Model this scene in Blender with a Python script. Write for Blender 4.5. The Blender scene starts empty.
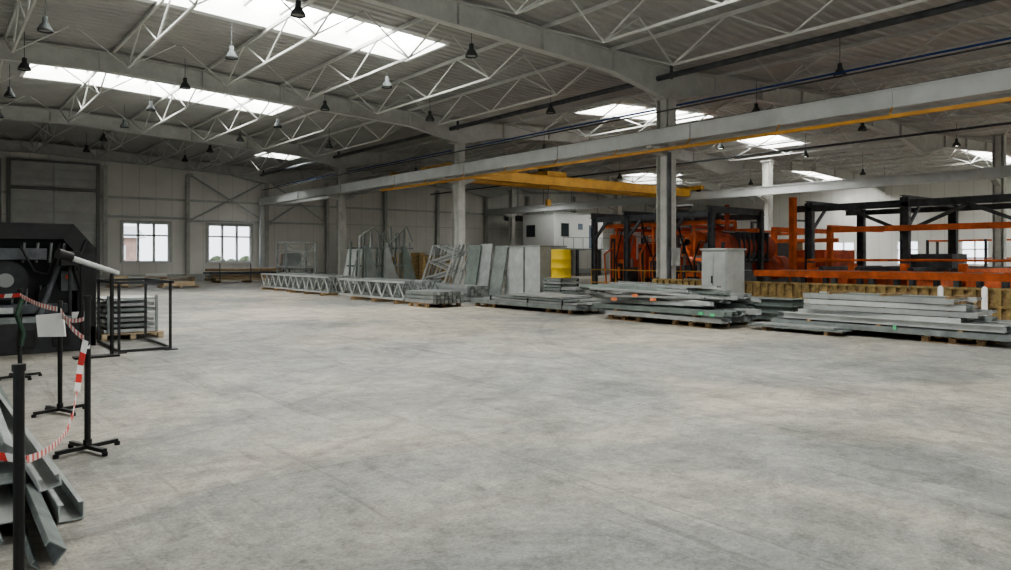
import bpy, math, random
from mathutils import Vector
random.seed(7)
scene=bpy.context.scene
try: scene.view_settings.look='AgX - Medium High Contrast'
except Exception: pass
V=Vector

# ---------------------------------------------------------------- materials
def nodes(m):
    m.use_nodes=True
    nt=m.node_tree
    return nt,nt.nodes,nt.links,nt.nodes['Principled BSDF']
def mat(name,col,rough=.6,metal=0.,var=.12,scale=3.,col2=None,bump=0.,spec=.4,emit=None,estr=0.,stretch=None):
    m=bpy.data.materials.new(name)
    nt,N,L,b=nodes(m)
    tc=N.new('ShaderNodeTexCoord'); mp=N.new('ShaderNodeMapping')
    if stretch: mp.inputs['Scale'].default_value=stretch
    L.new(tc.outputs['Object'],mp.inputs['Vector'])
    nz=N.new('ShaderNodeTexNoise'); nz.inputs['Scale'].default_value=scale; nz.inputs['Detail'].default_value=6
    nz.inputs['Roughness'].default_value=.65
    L.new(mp.outputs['Vector'],nz.inputs['Vector'])
    rp=N.new('ShaderNodeValToRGB')
    c2=col2 if col2 else tuple(c*(1-var*2) for c in col)
    rp.color_ramp.elements[0].position=.32; rp.color_ramp.elements[1].position=.68
    rp.color_ramp.elements[0].color=(*c2,1)
    rp.color_ramp.elements[1].color=(*[min(1,c*(1+var*.5)) for c in col],1)
    L.new(nz.outputs['Fac'],rp.inputs['Fac']); L.new(rp.outputs['Color'],b.inputs['Base Color'])
    b.inputs['Roughness'].default_value=rough; b.inputs['Metallic'].default_value=metal
    b.inputs['Specular IOR Level'].default_value=spec
    if bump:
        bp=N.new('ShaderNodeBump'); bp.inputs['Strength'].default_value=bump; bp.inputs['Distance'].default_value=.02
        L.new(nz.outputs['Fac'],bp.inputs['Height']); L.new(bp.outputs['Normal'],b.inputs['Normal'])
    if emit:
        b.inputs['Emission Color'].default_value=(*emit,1); b.inputs['Emission Strength'].default_value=estr
    return m

M={}
M['steel_white']=mat('painted_steel_white',(.58,.59,.57),.5,var=.08)
M['col']=mat('column_paint',(.60,.60,.57),.6,var=.12,scale=2)
M['truss']=mat('purlin_paint',(.64,.65,.63),.5,var=.06)
M['roof']=mat('roof_sheet',(.46,.465,.45),.5,metal=.05,var=.08,scale=.6)
M['duct']=mat('runway_grey',(.54,.56,.56),.42,var=.1,scale=1)
M['panelgrey']=mat('door_panel_grey',(.62,.63,.62),.5,var=.08,scale=1)
M['midgrey']=mat('mid_grey_paint',(.24,.25,.25),.5,var=.1,scale=1)
M['dark']=mat('dark_steel',(.035,.037,.04),.5,var=.3)
M['dgrey']=mat('dark_grey_steel',(.10,.11,.12),.5,var=.25)
M['black']=mat('black_paint',(.018,.018,.019),.45,var=.3)
M['galv']=mat('galvanised_steel',(.37,.39,.385),.42,metal=.3,var=.12,scale=3)
M['galv2']=mat('galvanised_dull',(.25,.275,.27),.5,metal=.3,var=.15,scale=3)
M['galv3']=mat('galvanised_light',(.49,.51,.50),.45,metal=.15,var=.1,scale=3)
M['green_grey']=mat('primer_grey',(.18,.215,.20),.55,var=.15)
M['heap1']=mat('heap_galvanised',(.42,.45,.44),.45,metal=.2,var=.2,scale=4)
M['heap2']=mat('heap_galvanised_dull',(.25,.285,.275),.5,metal=.2,var=.25,scale=4)
M['wood']=mat('pallet_wood',(.38,.26,.14),.8,var=.25,scale=4,stretch=(1,6,6))
M['wood_pale']=mat('pale_wood',(.50,.40,.27),.8,var=.2,scale=4,stretch=(1,6,6))
M['orange']=mat('machine_orange',(.72,.17,.05),.55,var=.22,scale=2.5)
M['red']=mat('machine_red',(.52,.10,.045),.55,var=.25,scale=2.5)
M['yellow']=mat('crane_yellow',(.56,.31,.06),.5,var=.15,scale=2)
M['rail']=mat('rail_orange_yellow',(.62,.32,.06),.5,var=.12,scale=2)
M['drum']=mat('drum_yellow',(.74,.52,.05),.45,var=.08)
M['gold']=mat('golden_slats',(.42,.30,.13),.6,var=.3,scale=6,metal=.1)
M['green']=mat('green_paint',(.08,.26,.12),.5)
M['dgreen']=mat('dark_green_hose',(.03,.07,.045),.5)
M['blue']=mat('blue_paint',(.03,.09,.32),.5)
M['blind']=mat('grey_blue_panel',(.22,.27,.36),.5)
M['white']=mat('white_paint',(.80,.81,.80),.5,var=.03)
M['paper']=mat('paper',(.8,.8,.78),.7,var=.03)
M['tape_r']=mat('tape_red',(.62,.05,.04),.4,var=.05)
M['tape_w']=mat('tape_white',(.8,.79,.77),.4,var=.04)
M['glassdark']=mat('dark_glass',(.03,.04,.05),.1,var=.05,spec=.7)
M['rubber']=mat('cable_rubber',(.02,.02,.022),.7)
M['glazing']=mat('skylight_glazing',(.8,.85,.88),.3,var=.0,emit=(1.,.985,.95),estr=22)
M['lamp_on']=mat('lamp_lit',(.9,.9,.8),.3,emit=(1,.93,.8),estr=14)
M['lamp_off']=mat('lamp_lens',(.40,.41,.41),.3)
M['lampshell']=mat('lamp_shell',(.09,.10,.10),.75,var=.1,spec=.15)
M['tag']=mat('orange_tag',(.75,.25,.12),.6,var=.03)
M['gtag']=mat('green_tag',(.12,.50,.25),.6,var=.03)
M['grass']=mat('outside_yard',(.36,.36,.33),.9,var=.2,scale=.3)
M['brick']=mat('brick_facade',(.55,.38,.32),.8,var=.15,scale=1)
M['foliage']=mat('foliage',(.13,.16,.09),.9,var=.4,scale=2,bump=.6)

def wall_mat(name,axis,col):
    m=bpy.data.materials.new(name); nt,N,L,b=nodes(m)
    tc=N.new('ShaderNodeTexCoord'); sp=N.new('ShaderNodeSeparateXYZ'); L.new(tc.outputs['Object'],sp.inputs[0])
    def lines(out,period,width):
        a=N.new('ShaderNodeMath'); a.operation='DIVIDE'; a.inputs[1].default_value=period; L.new(out,a.inputs[0])
        f=N.new('ShaderNodeMath'); f.operation='FRACT'; L.new(a.outputs[0],f.inputs[0])
        g=N.new('ShaderNodeMath'); g.operation='LESS_THAN'; g.inputs[1].default_value=width; L.new(f.outputs[0],g.inputs[0])
        return g.outputs[0]
    l1=lines(sp.outputs[axis],1.0,.03); l2=lines(sp.outputs[2],4.1,.012)
    mx=N.new('ShaderNodeMath'); mx.operation='MAXIMUM'; L.new(l1,mx.inputs[0]); L.new(l2,mx.inputs[1])
    nz=N.new('ShaderNodeTexNoise'); nz.inputs['Scale'].default_value=.5; nz.inputs['Detail'].default_value=6; L.new(tc.outputs['Object'],nz.inputs['Vector'])
    rp=N.new('ShaderNodeValToRGB'); rp.color_ramp.elements[0].position=.3; rp.color_ramp.elements[1].position=.7
    rp.color_ramp.elements[0].color=(*[c*.88 for c in col],1); rp.color_ramp.elements[1].color=(*col,1)
    L.new(nz.outputs['Fac'],rp.inputs['Fac'])
    mix=N.new('ShaderNodeMix'); mix.data_type='RGBA'
    L.new(mx.outputs[0],mix.inputs['Factor']); L.new(rp.outputs['Color'],mix.inputs[6]); mix.inputs[7].default_value=(*[c*.68 for c in col],1)
    L.new(mix.outputs[2],b.inputs['Base Color']); b.inputs['Roughness'].default_value=.55
    return m
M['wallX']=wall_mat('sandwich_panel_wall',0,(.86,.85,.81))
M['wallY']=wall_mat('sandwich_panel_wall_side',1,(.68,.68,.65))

def floor_mat():
    m=bpy.data.materials.new('dusty_concrete_floor'); nt,N,L,b=nodes(m)
    tc=N.new('ShaderNodeTexCoord')
    def noise(scale,detail=6,rough=.6,dist=0,stretch=None,rot=0,loc=(0,0,0)):
        mp=N.new('ShaderNodeMapping'); L.new(tc.outputs['Object'],mp.inputs['Vector'])
        if stretch: mp.inputs['Scale'].default_value=stretch
        mp.inputs['Rotation'].default_value=(0,0,rot); mp.inputs['Location'].default_value=loc
        n=N.new('ShaderNodeTexNoise'); n.inputs['Scale'].default_value=scale; n.inputs['Detail'].default_value=detail
        n.inputs['Roughness'].default_value=rough; n.inputs['Distortion'].default_value=dist
        L.new(mp.outputs['Vector'],n.inputs['Vector']); return n.outputs['Fac']
    def ramp(f,p0,p1,c0,c1):
        r=N.new('ShaderNodeValToRGB'); r.color_ramp.elements[0].position=p0; r.color_ramp.elements[1].position=p1
        r.color_ramp.elements[0].color=(*c0,1); r.color_ramp.elements[1].color=(*c1,1); L.new(f,r.inputs['Fac']); return r.outputs['Color']
    def mul(a,bb,fac=1.):
        x=N.new('ShaderNodeMix'); x.data_type='RGBA'; x.blend_type='MULTIPLY'; x.inputs['Factor'].default_value=fac
        L.new(a,x.inputs[6]); L.new(bb,x.inputs[7]); return x.outputs[2]
    c=ramp(noise(.16,5,.6,.8),.42,.58,(.325,.325,.305),(.475,.435,.365))
    c=mul(c,ramp(noise(.5,14,.82,1.0),.40,.56,(.64,.66,.67),(1,1,1)))
    c=mul(c,ramp(noise(1.7,14,.85,.6,loc=(3,8,0)),.40,.54,(.68,.69,.69),(1,1,1)))
    c=mul(c,ramp(noise(7,12,.85,.3,loc=(13,1,0)),.38,.52,(.68,.68,.67),(1,1,1)))
    c=mul(c,ramp(noise(40,6,.8),.36,.56,(.70,.70,.70),(1.06,1.06,1.06)))
    c=mul(c,ramp(noise(5,6,.7,2.5,(1.,.05,1),.62),.58,.72,(1,1,1),(1.35,1.32,1.28)))
    c=mul(c,ramp(noise(4,5,.6,2.,(1.,.06,1),-.5),.58,.70,(1,1,1),(.66,.66,.66)))
    # curved tyre marks: thin bands of large circles
    for (cx,cy,rad,wd) in ((22.,2.,13.6,.11),(22.,2.,15.2,.11),(-6.,22.,17.,.10),(-6.,22.,18.5,.10)):
        vm=N.new('ShaderNodeVectorMath'); vm.operation='DISTANCE'; vm.inputs[1].default_value=(cx,cy,0); L.new(tc.outputs['Object'],vm.inputs[0])
        s=N.new('ShaderNodeMath'); s.operation='SUBTRACT'; s.inputs[1].default_value=rad; L.new(vm.outputs['Value'],s.inputs[0])
        a=N.new('ShaderNodeMath'); a.operation='ABSOLUTE'; L.new(s.outputs[0],a.inputs[0])
        ad=N.new('ShaderNodeMath'); ad.operation='MULTIPLY_ADD'; ad.inputs[1].default_value=.35; L.new(noise(3,6,.8),ad.inputs[0]); L.new(a.outputs[0],ad.inputs[2])
        c=mul(c,ramp(ad.outputs[0],.10+wd*.5,.16+wd,(.80,.80,.80),(1,1,1)))
    vo=N.new('ShaderNodeTexVoronoi'); vo.inputs['Scale'].default_value=1.7; L.new(tc.outputs['Object'],vo.inputs['Vector'])
    c=mul(c,ramp(vo.outputs['Distance'],.03,.055,(.62,.62,.62),(1,1,1)))
    sp=N.new('ShaderNodeSeparateXYZ'); L.new(tc.outputs['Object'],sp.inputs[0])
    js=[]
    for i,off in ((0,2.3),(1,.8)):
        a=N.new('ShaderNodeMath'); a.operation='ADD'; a.inputs[1].default_value=600+off; L.new(sp.outputs[i],a.inputs[0])
        d=N.new('ShaderNodeMath'); d.operation='MODULO'; d.inputs[1].default_value=6.; L.new(a.outputs[0],d.inputs[0])
        g=N.new('ShaderNodeMath'); g.operation='LESS_THAN'; g.inputs[1].default_value=.02; L.new(d.outputs[0],g.inputs[0]); js.append(g.outputs[0])
    mx=N.new('ShaderNodeMath'); mx.operation='MAXIMUM'; L.new(js[0],mx.inputs[0]); L.new(js[1],mx.inputs[1])
    c=mul(c,ramp(mx.outputs[0],0,1,(1,1,1),(.78,.78,.78)))
    L.new(c,b.inputs['Base Color'])
    rr=N.new('ShaderNodeMapRange'); rr.inputs[3].default_value=.38; rr.inputs[4].default_value=.75
    L.new(noise(1.5,6),rr.inputs[0]); L.new(rr.outputs[0],b.inputs['Roughness'])
    b.inputs['Specular IOR Level'].default_value=.35
    bp=N.new('ShaderNodeBump'); bp.inputs['Strength'].default_value=.15; bp.inputs['Distance'].default_value=.01
    L.new(noise(25,6),bp.inputs['Height']); L.new(bp.outputs['Normal'],b.inputs['Normal'])
    return m
M['floor']=floor_mat()

# ---------------------------------------------------------------- mesh builder
class B:
    def __init__(s,name):
        s.name=name; s.v=[]; s.f=[]; s.m=[]; s.sm=[]; s.slots=[]
    def mi(s,k):
        if k not in s.slots: s.slots.append(k)
        return s.slots.index(k)
    def add(s,vs,fs,k,smooth=False):
        o=len(s.v); s.v+= [tuple(p) for p in vs]; i=s.mi(k)
        for f in fs: s.f.append([o+j for j in f]); s.m.append(i); s.sm.append(smooth)
    def hexa(s,p,k):
        s.add(p,[(3,2,1,0),(4,5,6,7),(0,1,5,4),(1,2,6,5),(2,3,7,6),(3,0,4,7)],k)
    def box(s,x0,x1,y0,y1,z0,z1,k):
        s.hexa([(x0,y0,z0),(x1,y0,z0),(x1,y1,z0),(x0,y1,z0),(x0,y0,z1),(x1,y0,z1),(x1,y1,z1),(x0,y1,z1)],k)
    def frame(s,p,q,roll=0):
        p=V(p);q=V(q);d=(q-p).normalized()
        up=V((0,0,1)) if abs(d.z)<.98 else V((0,1,0))
        sd=d.cross(up).normalized(); u=sd.cross(d).normalized()
        if roll:
            c,sn=math.cos(roll),math.sin(roll); sd,u=sd*c+u*sn,u*c-sd*sn
        return p,q,sd,u
    def bar(s,p,q,w,h,k,roll=0,off=(0,0)):
        p,q,sd,u=s.frame(p,q,roll)
        o=sd*off[0]+u*off[1]; a=sd*w/2; b=u*h/2
        s.hexa([p+o-a-b,p+o+a-b,q+o+a-b,q+o-a-b,p+o-a+b,p+o+a+b,q+o+a+b,q+o-a+b],k)
    def ibeam(s,p,q,b,h,k,t=.03,roll=0):
        s.bar(p,q,t,h,k,roll); s.bar(p,q,b,t,k,roll,(0,h/2)); s.bar(p,q,b,t,k,roll,(0,-h/2))
    def chan(s,p,q,b,h,k,t=.006,roll=0):
        s.bar(p,q,b,t,k,roll,(0,-h/2)); s.bar(p,q,t,h,k,roll,(-b/2,0)); s.bar(p,q,t,h,k,roll,(b/2,0))
        s.bar(p,q,b*.2,t,k,roll,(-b*.4,h/2)); s.bar(p,q,b*.2,t,k,roll,(b*.4,h/2))
    def tube(s,p,q,r,k,n=10,r2=None):
        p,q,sd,u=s.frame(p,q); r2=r if r2 is None else r2
        vs=[];fs=[]
        for i in range(n):
            a=2*math.pi*i/n; d=sd*math.cos(a)+u*math.sin(a); vs.append(p+d*r); vs.append(q+d*r2)
        for i in range(n):
            j=(i+1)%n; fs.append((2*i,2*j,2*j+1,2*i+1))
        s.add(vs,fs,k,True)
        s.add([vs[2*i] for i in range(n)],[tuple(range(n))[::-1]],k); s.add([vs[2*i+1] for i in range(n)],[tuple(range(n))],k)
    def path(s,pts,r,k,n=8):
        for a,b in zip(pts[:-1],pts[1:]): s.tube(a,b,r,k,n)
    def lathe(s,c,prof,k,n=20,axis='z'):
        vs=[];fs=[]
        for (r,h) in prof:
            for i in range(n):
                a=2*math.pi*i/n; x,y=r*math.cos(a),r*math.sin(a)
                if axis=='z': vs.append((c[0]+x,c[1]+y,c[2]+h))
                elif axis=='x': vs.append((c[0]+h,c[1]+x,c[2]+y))
                else: vs.append((c[0]+x,c[1]+h,c[2]+y))
        for j in range(len(prof)-1):
            for i in range(n):
                i2=(i+1)%n; fs.append((j*n+i,j*n+i2,(j+1)*n+i2,(j+1)*n+i))
        s.add(vs,fs,k,True)
    def prismY(s,pts,y0,y1,k):
        n=len(pts); vs=[(x,y0,z) for x,z in pts]+[(x,y1,z) for x,z in pts]
        fs=[tuple(range(n)),tuple(range(n,2*n))[::-1]]+[(i,(i+1)%n+0,(i+1)%n+n,i+n) for i in range(n)]
        s.add(vs,fs,k)
    def prismX(s,pts,x0,x1,k):
        n=len(pts); vs=[(x0,y,z) for y,z in pts]+[(x1,y,z) for y,z in pts]
        fs=[tuple(range(n)),tuple(range(n,2*n))[::-1]]+[(i,(i+1)%n+0,(i+1)%n+n,i+n) for i in range(n)]
        s.add(vs,fs,k)
    def done(s,bevel=0):
        me=bpy.data.meshes.new(s.name)
        me.from_pydata(s.v,[],s.f)
        for k in s.slots: me.materials.append(M[k])
        me.polygons.foreach_set('material_index',s.m); me.polygons.foreach_set('use_smooth',s.sm)
        me.update()
        o=bpy.data.objects.new(s.name,me); scene.collection.objects.link(o)
        if bevel:
            bv=o.modifiers.new('bevel','BEVEL'); bv.width=bevel; bv.segments=2; bv.limit_method='ANGLE'
        return o

# ---------------------------------------------------------------- building shell
XL,XR,Y0,Y1=-3.8,62.,-12.,52.
VAL=[-3.8,19.2,39.1,62.]; RID=[5.2,29.15,50.55]
def zr(x):
    if x<=5.2: return 8.56-.02*(5.2-x)
    if x<=19.2: return 7.93+.045*(19.2-x)
    for i in (1,2):
        if x<=VAL[i+1]+1e-6:
            a,b,r=VAL[i],VAL[i+1],RID[i]
            return 7.93+.055*(x-a) if x<=r else 7.93+.055*(b-x)
    return 7.93
GY=[-8.46,3.54,15.54,27.5,39.5,51.4]

b=B('floor'); b.box(XL,XR,Y0,Y1,-.2,0,'floor'); b.done()

def wall_holes(name,axis,pos,thick,u0,u1,ztopf,holes,k):
    b=B(name)
    us=sorted(set([u0,u1]+[h[0] for h in holes]+[h[1] for h in holes]+[v for v in (VAL+RID) if u0<v<u1 and axis=='x']))
    def q(ua,ub,za,zb0,zb1):
        if axis=='x':
            b.hexa([(ua,pos,za),(ub,pos,za),(ub,pos+thick,za),(ua,pos+thick,za),(ua,pos,zb0),(ub,pos,zb1),(ub,pos+thick,zb1),(ua,pos+thick,zb0)],k)
        else:
            b.hexa([(pos,ua,za),(pos+thick,ua,za),(pos+thick,ub,za),(pos,ub,za),(pos,ua,zb0),(pos+thick,ua,zb0),(pos+thick,ub,zb1),(pos,ub,zb1)],k)
    for ua,ub in zip(us[:-1],us[1:]):
        h=[h for h in holes if h[0]<=ua+1e-6 and h[1]>=ub-1e-6]
        if h:
            q(ua,ub,0,h[0][2],h[0][2]); q(ua,ub,h[0][3],ztopf(ua),ztopf(ub))
        else: q(ua,ub,0,ztopf(ua),ztopf(ub))
    return b.done()
winF=[(10.0,12.85,1.25,3.85),(15.3,18.3,1.25,3.85)]
winR=[(24.9,26.6,1.0,2.9),(20.0,21.9,1.0,2.9),(30,32,1.0,2.9),(36,38,1.0,2.9)]
wall_holes('wall_far','x',Y1,.3,XL-.3,XR+.3,lambda x:zr(min(max(x,XL),XR))+.05,winF,'wallX')
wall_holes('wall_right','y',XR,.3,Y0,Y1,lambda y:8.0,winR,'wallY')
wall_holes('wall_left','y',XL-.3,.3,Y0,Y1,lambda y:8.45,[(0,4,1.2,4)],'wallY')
wall_holes('wall_back','x',Y0-.3,.3,XL-.3,XR+.3,lambda x:zr(min(max(x,XL),XR))+.05,[(2,8,.0,5)],'wallX')

n=0
for (a,c,z0,z1) in winF:
    n+=1; b=B('window_%d'%n); y=Y1-.04
    for x in (a,c-.1): b.box(x,x+.1,y,y+.2,z0,z1,'white')
    for z in (z0,z1-.1,z0+(z1-z0)*.66): b.box(a,c,y+.02,y+.18,z,z+.1,'white')
    w=(c-a)
    for i in (1,2): b.box(a+w*i/3-.07,a+w*i/3+.07,y+.02,y+.18,z0,z1,'white')
    b.box(a-.15,c+.15,y-.12,y+.04,z0-.08,z0,'white')
    for (t0,t1,u0,u1) in ((a-.12,a,z0-.0,z1+.12),(c,c+.12,z0,z1+.12),(a-.12,c+.12,z1,z1+.12)): b.box(t0,t1,y-.03,y+.04,u0,u1,'steel_white')
    b.done()
for (a,c,z0,z1) in winR:
    n+=1; b=B('window_%d'%n); x=XR-.04
    for y in (a,c-.08,(a+c)/2-.04): b.box(x,x+.2,y,y+.08,z0,z1,'white')
    for z in (z0,z1-.08,z0+(z1-z0)*.6): b.box(x,x+.2,a,c,z,z+.08,'white')
    b.box(x-.1,x+.04,a-.1,c+.1,z0-.07,z0,'white')
    b.done()

SKY_AND_FILL=[(3.0,12.7,18.8+12*k,21.4+12*k) for k in (-2,-1,0,1)]
SKY_AND_FILL+=[(16.4,18.7,44,46),(23,30,21.3,23.9),(33.8,38.6,21.3,23.9),(36,38.8,41,43.4),(21,37,-4.6,-1.4),(53.5,60.5,28.5,31),(50,58.5,16,18.4),(44,50,2,4.6),(44,50,38,40.5),(41,58,-4,-1.4)]  # both strips at negative Y here are unseen, added as fill light
xs=sorted(set(VAL+RID+[s[0] for s in SKY_AND_FILL]+[s[1] for s in SKY_AND_FILL]))
ys=[];y=Y0;per=.34
while y<Y1:
    for dy,dz in ((0,0),(.12,0),(.165,.055),(.295,.055)): ys.append((y+dy,dz))
    y+=per
b=B('ceiling'); vs=[];fs=[]
for (yy,dz) in ys:
    for x in xs: vs.append((x,min(yy,Y1+.3),zr(x)+dz))
nx=len(xs)
for j in range(len(ys)-1):
    yc=(ys[j][0]+ys[j+1][0])/2
    for i in range(nx-1):
        xc=(xs[i]+xs[i+1])/2
        if any(s[0]<xc<s[1] and s[2]<yc<s[3] for s in SKY_AND_FILL): continue
        a=j*nx+i; fs.append((a,a+nx,a+nx+1,a+1))
b.add(vs,fs,'roof'); b.done()

n=0
for (x0,x1,y0,y1) in SKY_AND_FILL:
    n+=1
    b=B('skylight_%d'%n)  # also builds the unseen strips added for fill light
    xx=[x0]+[r for r in RID+VAL if x0<r<x1]+[x1]
    for a,c in zip(xx[:-1],xx[1:]):
        for (ya,yb) in ((y0-.2,y0+.08),(y1-.08,y1+.2)):
            b.hexa([(a,ya,zr(a)-.03),(c,ya,zr(c)-.03),(c,yb,zr(c)-.03),(a,yb,zr(a)-.03),(a,ya,zr(a)+.8),(c,ya,zr(c)+.8),(c,yb,zr(c)+.8),(a,yb,zr(a)+.8)],'white')
        b.add([(a,y0,zr(a)+.72),(c,y0,zr(c)+.72),(c,y1,zr(c)+.72),(a,y1,zr(a)+.72)],[(0,1,2,3)],'glazing')
    for x in (x0-.12,x1): b.box(x,x+.12,y0,y1,zr(x)-.03,zr(x)+.8,'white')
    nb=max(3,int((x1-x0)/1.05))
    for i in range(1,nb):
        x=x0+(x1-x0)*i/nb; b.box(x-.05,x+.05,y0,y1,zr(x)+.45,zr(x)+.7,'steel_white')
    ym=(y0+y1)/2
    b.bar((x0,ym,zr(x0)+.58),(xx[1],ym,zr(xx[1])+.58),.08,.2,'steel_white')
    if len(xx)>2: b.bar((xx[-2],ym,zr(xx[-2])+.58),(x1,ym,zr(x1)+.58),.08,.2,'steel_white')
    b.done()

for gy in GY:
    for i in range(3):
        a,c,r=VAL[i],VAL[i+1],RID[i]
        b=B('roof_girder')
        for sgn,e in ((1,a),(-1,c)):
            def X(t): return e+sgn*t
            L=abs(r-e); T=.12
            pts=[(X(.0),zr(e)-T),(r,zr(r)-T),(r,zr(r)-T-.62),(X(2.6),zr(X(2.6))-T-.62),(X(0),zr(e)-T-1.0)]
            b.prismY(pts,gy-.012,gy+.012,'steel_white')
            def fl(p,q): b.bar((p[0],gy,p[1]),(q[0],gy,q[1]),.26,.03,'steel_white')
            fl((X(0),zr(e)-T),(r,zr(r)-T)); fl((X(0),zr(e)-T-1.0),(X(2.6),zr(X(2.6))-T-.62)); fl((X(2.6),zr(X(2.6))-T-.62),(r,zr(r)-T-.62))
            t=2.6
            while t<L:
                x=X(t); b.box(x-.01,x+.01,gy-.12,gy+.12,zr(x)-T-.62,zr(x)-T,'steel_white'); t+=2.9
        b.done()

def purlin(x,ya,yb,dep=1.0,k='truss'):
    b=B('lattice_purlin'); zt=zr(x)-.09; zb=zt-dep; L=yb-ya
    b.bar((x,ya,zt),(x,yb,zt),.07,.10,k)
    f=[0,.2,.35,.5,.65,.8,1]
    P=[(x,ya+L*t,(zt if i%2==0 else zb)) for i,t in enumerate(f)]
    for p,q in zip(P[:-1],P[1:]): b.tube(p,q,.028,k,6)
    b.bar(P[1],P[5],.06,.06,k)
    for t in (.2,.8):
        yy=ya+L*t
        for sx in (-1.4,1.4): b.tube((x,yy,zb),(x+sx,yy,zr(min(max(x+sx,XL+.1),XR-.1))-.06),.022,k,6)
    b.done()
for i in range(len(GY)-1):
    for x in (-1.0,2.0,5.0,8.0,10.8,13.7,16.5, 22.0,25.0,28.0,31.0,34.0,36.8, 42.,45.5,49,52.5,56,59):
        if i==0 and x>20: continue
        purlin(x,GY[i]+.02,GY[i+1]-.02,.95 if x<20 else .75)

def column(x,y,ztop,w=.36,h=.5,k='col',name='steel_column',bracket=None):
    b=B(name)
    b.ibeam((x,y,.03),(x,y,ztop),w,h,k,.03)
    b.bar((x,y,.03),(x,y,ztop),w-.08,.25,k)
    b.box(x-.35,x+.35,y-.35,y+.35,0,.04,k)
    b.box(x-.28,x+.28,y-.32,y+.32,ztop-.06,ztop,k)
    if bracket:
        for sx in bracket:
            b.prismY([(x+sx*.1,4.9),(x+sx*.85,5.14),(x+sx*.85,5.2),(x+sx*.1,5.2)],y-.12,y+.12,k)
    return b
for y in GY[:-1]:
    b=column(19.2,y,6.85,bracket=(-1,1))
    if abs(y-15.54)<.1:
        b.box(18.93,19.02,y-.36,y-.26,.1,5.,'dgrey')
        b.box(19.0,19.4,y-.42,y-.27,1.3,1.9,'duct')
    b.done()
for y in (12.2,24.1,36.1,48.1,0.2):
    column(39.1,y,7.3,.34,.45,bracket=(-1,)).done()
for x in (9.0,13.95,19.35,24,29,34,39.1,44,50,56):
    b=B('wall_post'); b.ibeam((x,Y1-.2,.0),(x,Y1-.2,zr(x)-1.),.22,.28,'col',.02); b.done()
b=B('wall_bracing')
yb=Y1-.42
for (xa,za,xb,zb) in ((14.1,4.1,19.2,7.),(14.1,7.1,19.2,4.1),(19.5,7.0,23.9,4.1),(19.5,4.1,23.9,7.),(14.1,4.05,19.2,4.05),(19.5,4.05,23.9,4.05),(9.1,4.2,13.8,4.2)):
    b.tube((xa,yb,za),(xb,yb,zb),.06,'duct',8)
    b.box(xa-.12,xa+.12,yb-.02,Y1-.3,za-.12,za+.12,'steel_white')
b.done()
b=B('trim_1'); b.box(XL,XR,Y1-.06,Y1-.001,.0,.45,'duct'); b.done()
b=B('trim_2'); b.box(XL,XR,Y1-.05,Y1-.01,5.35,5.5,'steel_white'); b.done()
b=B('door_1')
for i in range(9):
    b.box(4.1,8.5,Y1-.14,Y1-.07,.02+i*.62,.02+i*.62+.595,'panelgrey')
for i in range(3): b.box(4.1,8.5,Y1-.14,Y1-.07,5.9+i*.5,5.9+i*.5+.48,'panelgrey')
for x in (3.85,8.5): b.box(x,x+.2,Y1-.26,Y1-.07,.0,7.4,'midgrey')
b.box(6.2,6.28,Y1-.2,Y1-.07,.0,7.4,'duct')
b.box(3.85,8.7,Y1-.28,Y1-.07,5.66,5.85,'midgrey'); b.box(3.85,8.7,Y1-.28,Y1-.07,7.32,7.45,'midgrey')
b.done()
b=B('door_2')
for i in range(9): b.box(-.6,3.4,Y1-.14,Y1-.07,.02+i*.62,.02+i*.62+.595,'panelgrey')
for x in (-.85,3.4): b.box(x,x+.2,Y1-.26,Y1-.07,.0,7.4,'midgrey')
b.done()
# ---------------------------------------------------------------- crane runways, pipes
b=B('crane_runway_beam')
xb=18.6
b.prismY([(xb-.15,5.26),(xb+.15,5.26),(xb+.15,5.68),(xb-.15,5.68)],-11.5,50.9,'duct')
for z in (5.23,5.68): b.box(xb-.18,xb+.18,-11.5,50.9,z,z+.03,'duct')
b.box(xb-.03,xb+.03,-11.5,50.9,5.71,5.76,'dgrey')
b.box(xb-.14,xb+.14,50.6,50.9,0,5.23,'duct')
y=-10.
while y<50: b.box(xb-.19,xb-.15,y,y+.03,5.26,5.68,'duct'); y+=6
b.done()
b=B('crane_runway_beam')
b.box(19.75-.13,19.75+.13,-11.5,50.9,5.24,5.66,'duct'); b.box(19.72,19.78,-11.5,50.9,5.66,5.71,'dgrey')
b.done()
b=B('crane_runway_beam')
b.box(38.45-.14,38.45+.14,-11.5,51,5.25,5.68,'duct')
for z in (5.22,5.68): b.box(38.45-.2,38.45+.2,-11.5,51,z,z+.04,'duct')
b.done()
b=B('conductor_rail'); b.box(18.2,18.27,-11,33,4.94,5.03,'rail')
y=-10
while y<33: b.bar((18.24,y,5.0),(18.42,y,5.24),.03,.03,'rail'); y+=3
b.done()
b=B('dark_service_pipe'); b.tube((18.75,-11.5,7.42),(18.75,51.3,7.42),.09,'dgrey')
for y in GY: b.box(18.7,18.8,y-.6,y-.55,7.3,7.75,'dgrey')
b.done()
b=B('blue_pipe'); b.tube((19.9,-11.5,6.72),(19.9,51.3,6.72),.03,'blue')
for y in GY[:-1]: b.bar((19.35,y,6.6),(20.,y,6.6),.05,.05,'steel_white')
b.done()
b=B('sprinkler_pipe'); b.tube((18.85,-11.5,6.35),(18.85,51.3,6.35),.025,'dgrey'); b.done()
b=B('sprinkler_pipe'); b.tube((24.5,-11.5,6.95),(24.5,51.3,6.95),.04,'dgrey'); b.done()
b=B('sprinkler_pipe'); b.tube((33,-11.5,6.8),(33,51.3,6.8),.05,'dgrey'); b.done()
b=B('ventilation_duct'); b.tube((39.6,49.6,5.0),(60,49.6,5.0),.26,'dgrey',14)
for x in (41,44,47.5,51,54.5,58): b.tube((x,49.6,5.2),(x,49.6,zr(x)-.2),.02,'dgrey',6)
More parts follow.
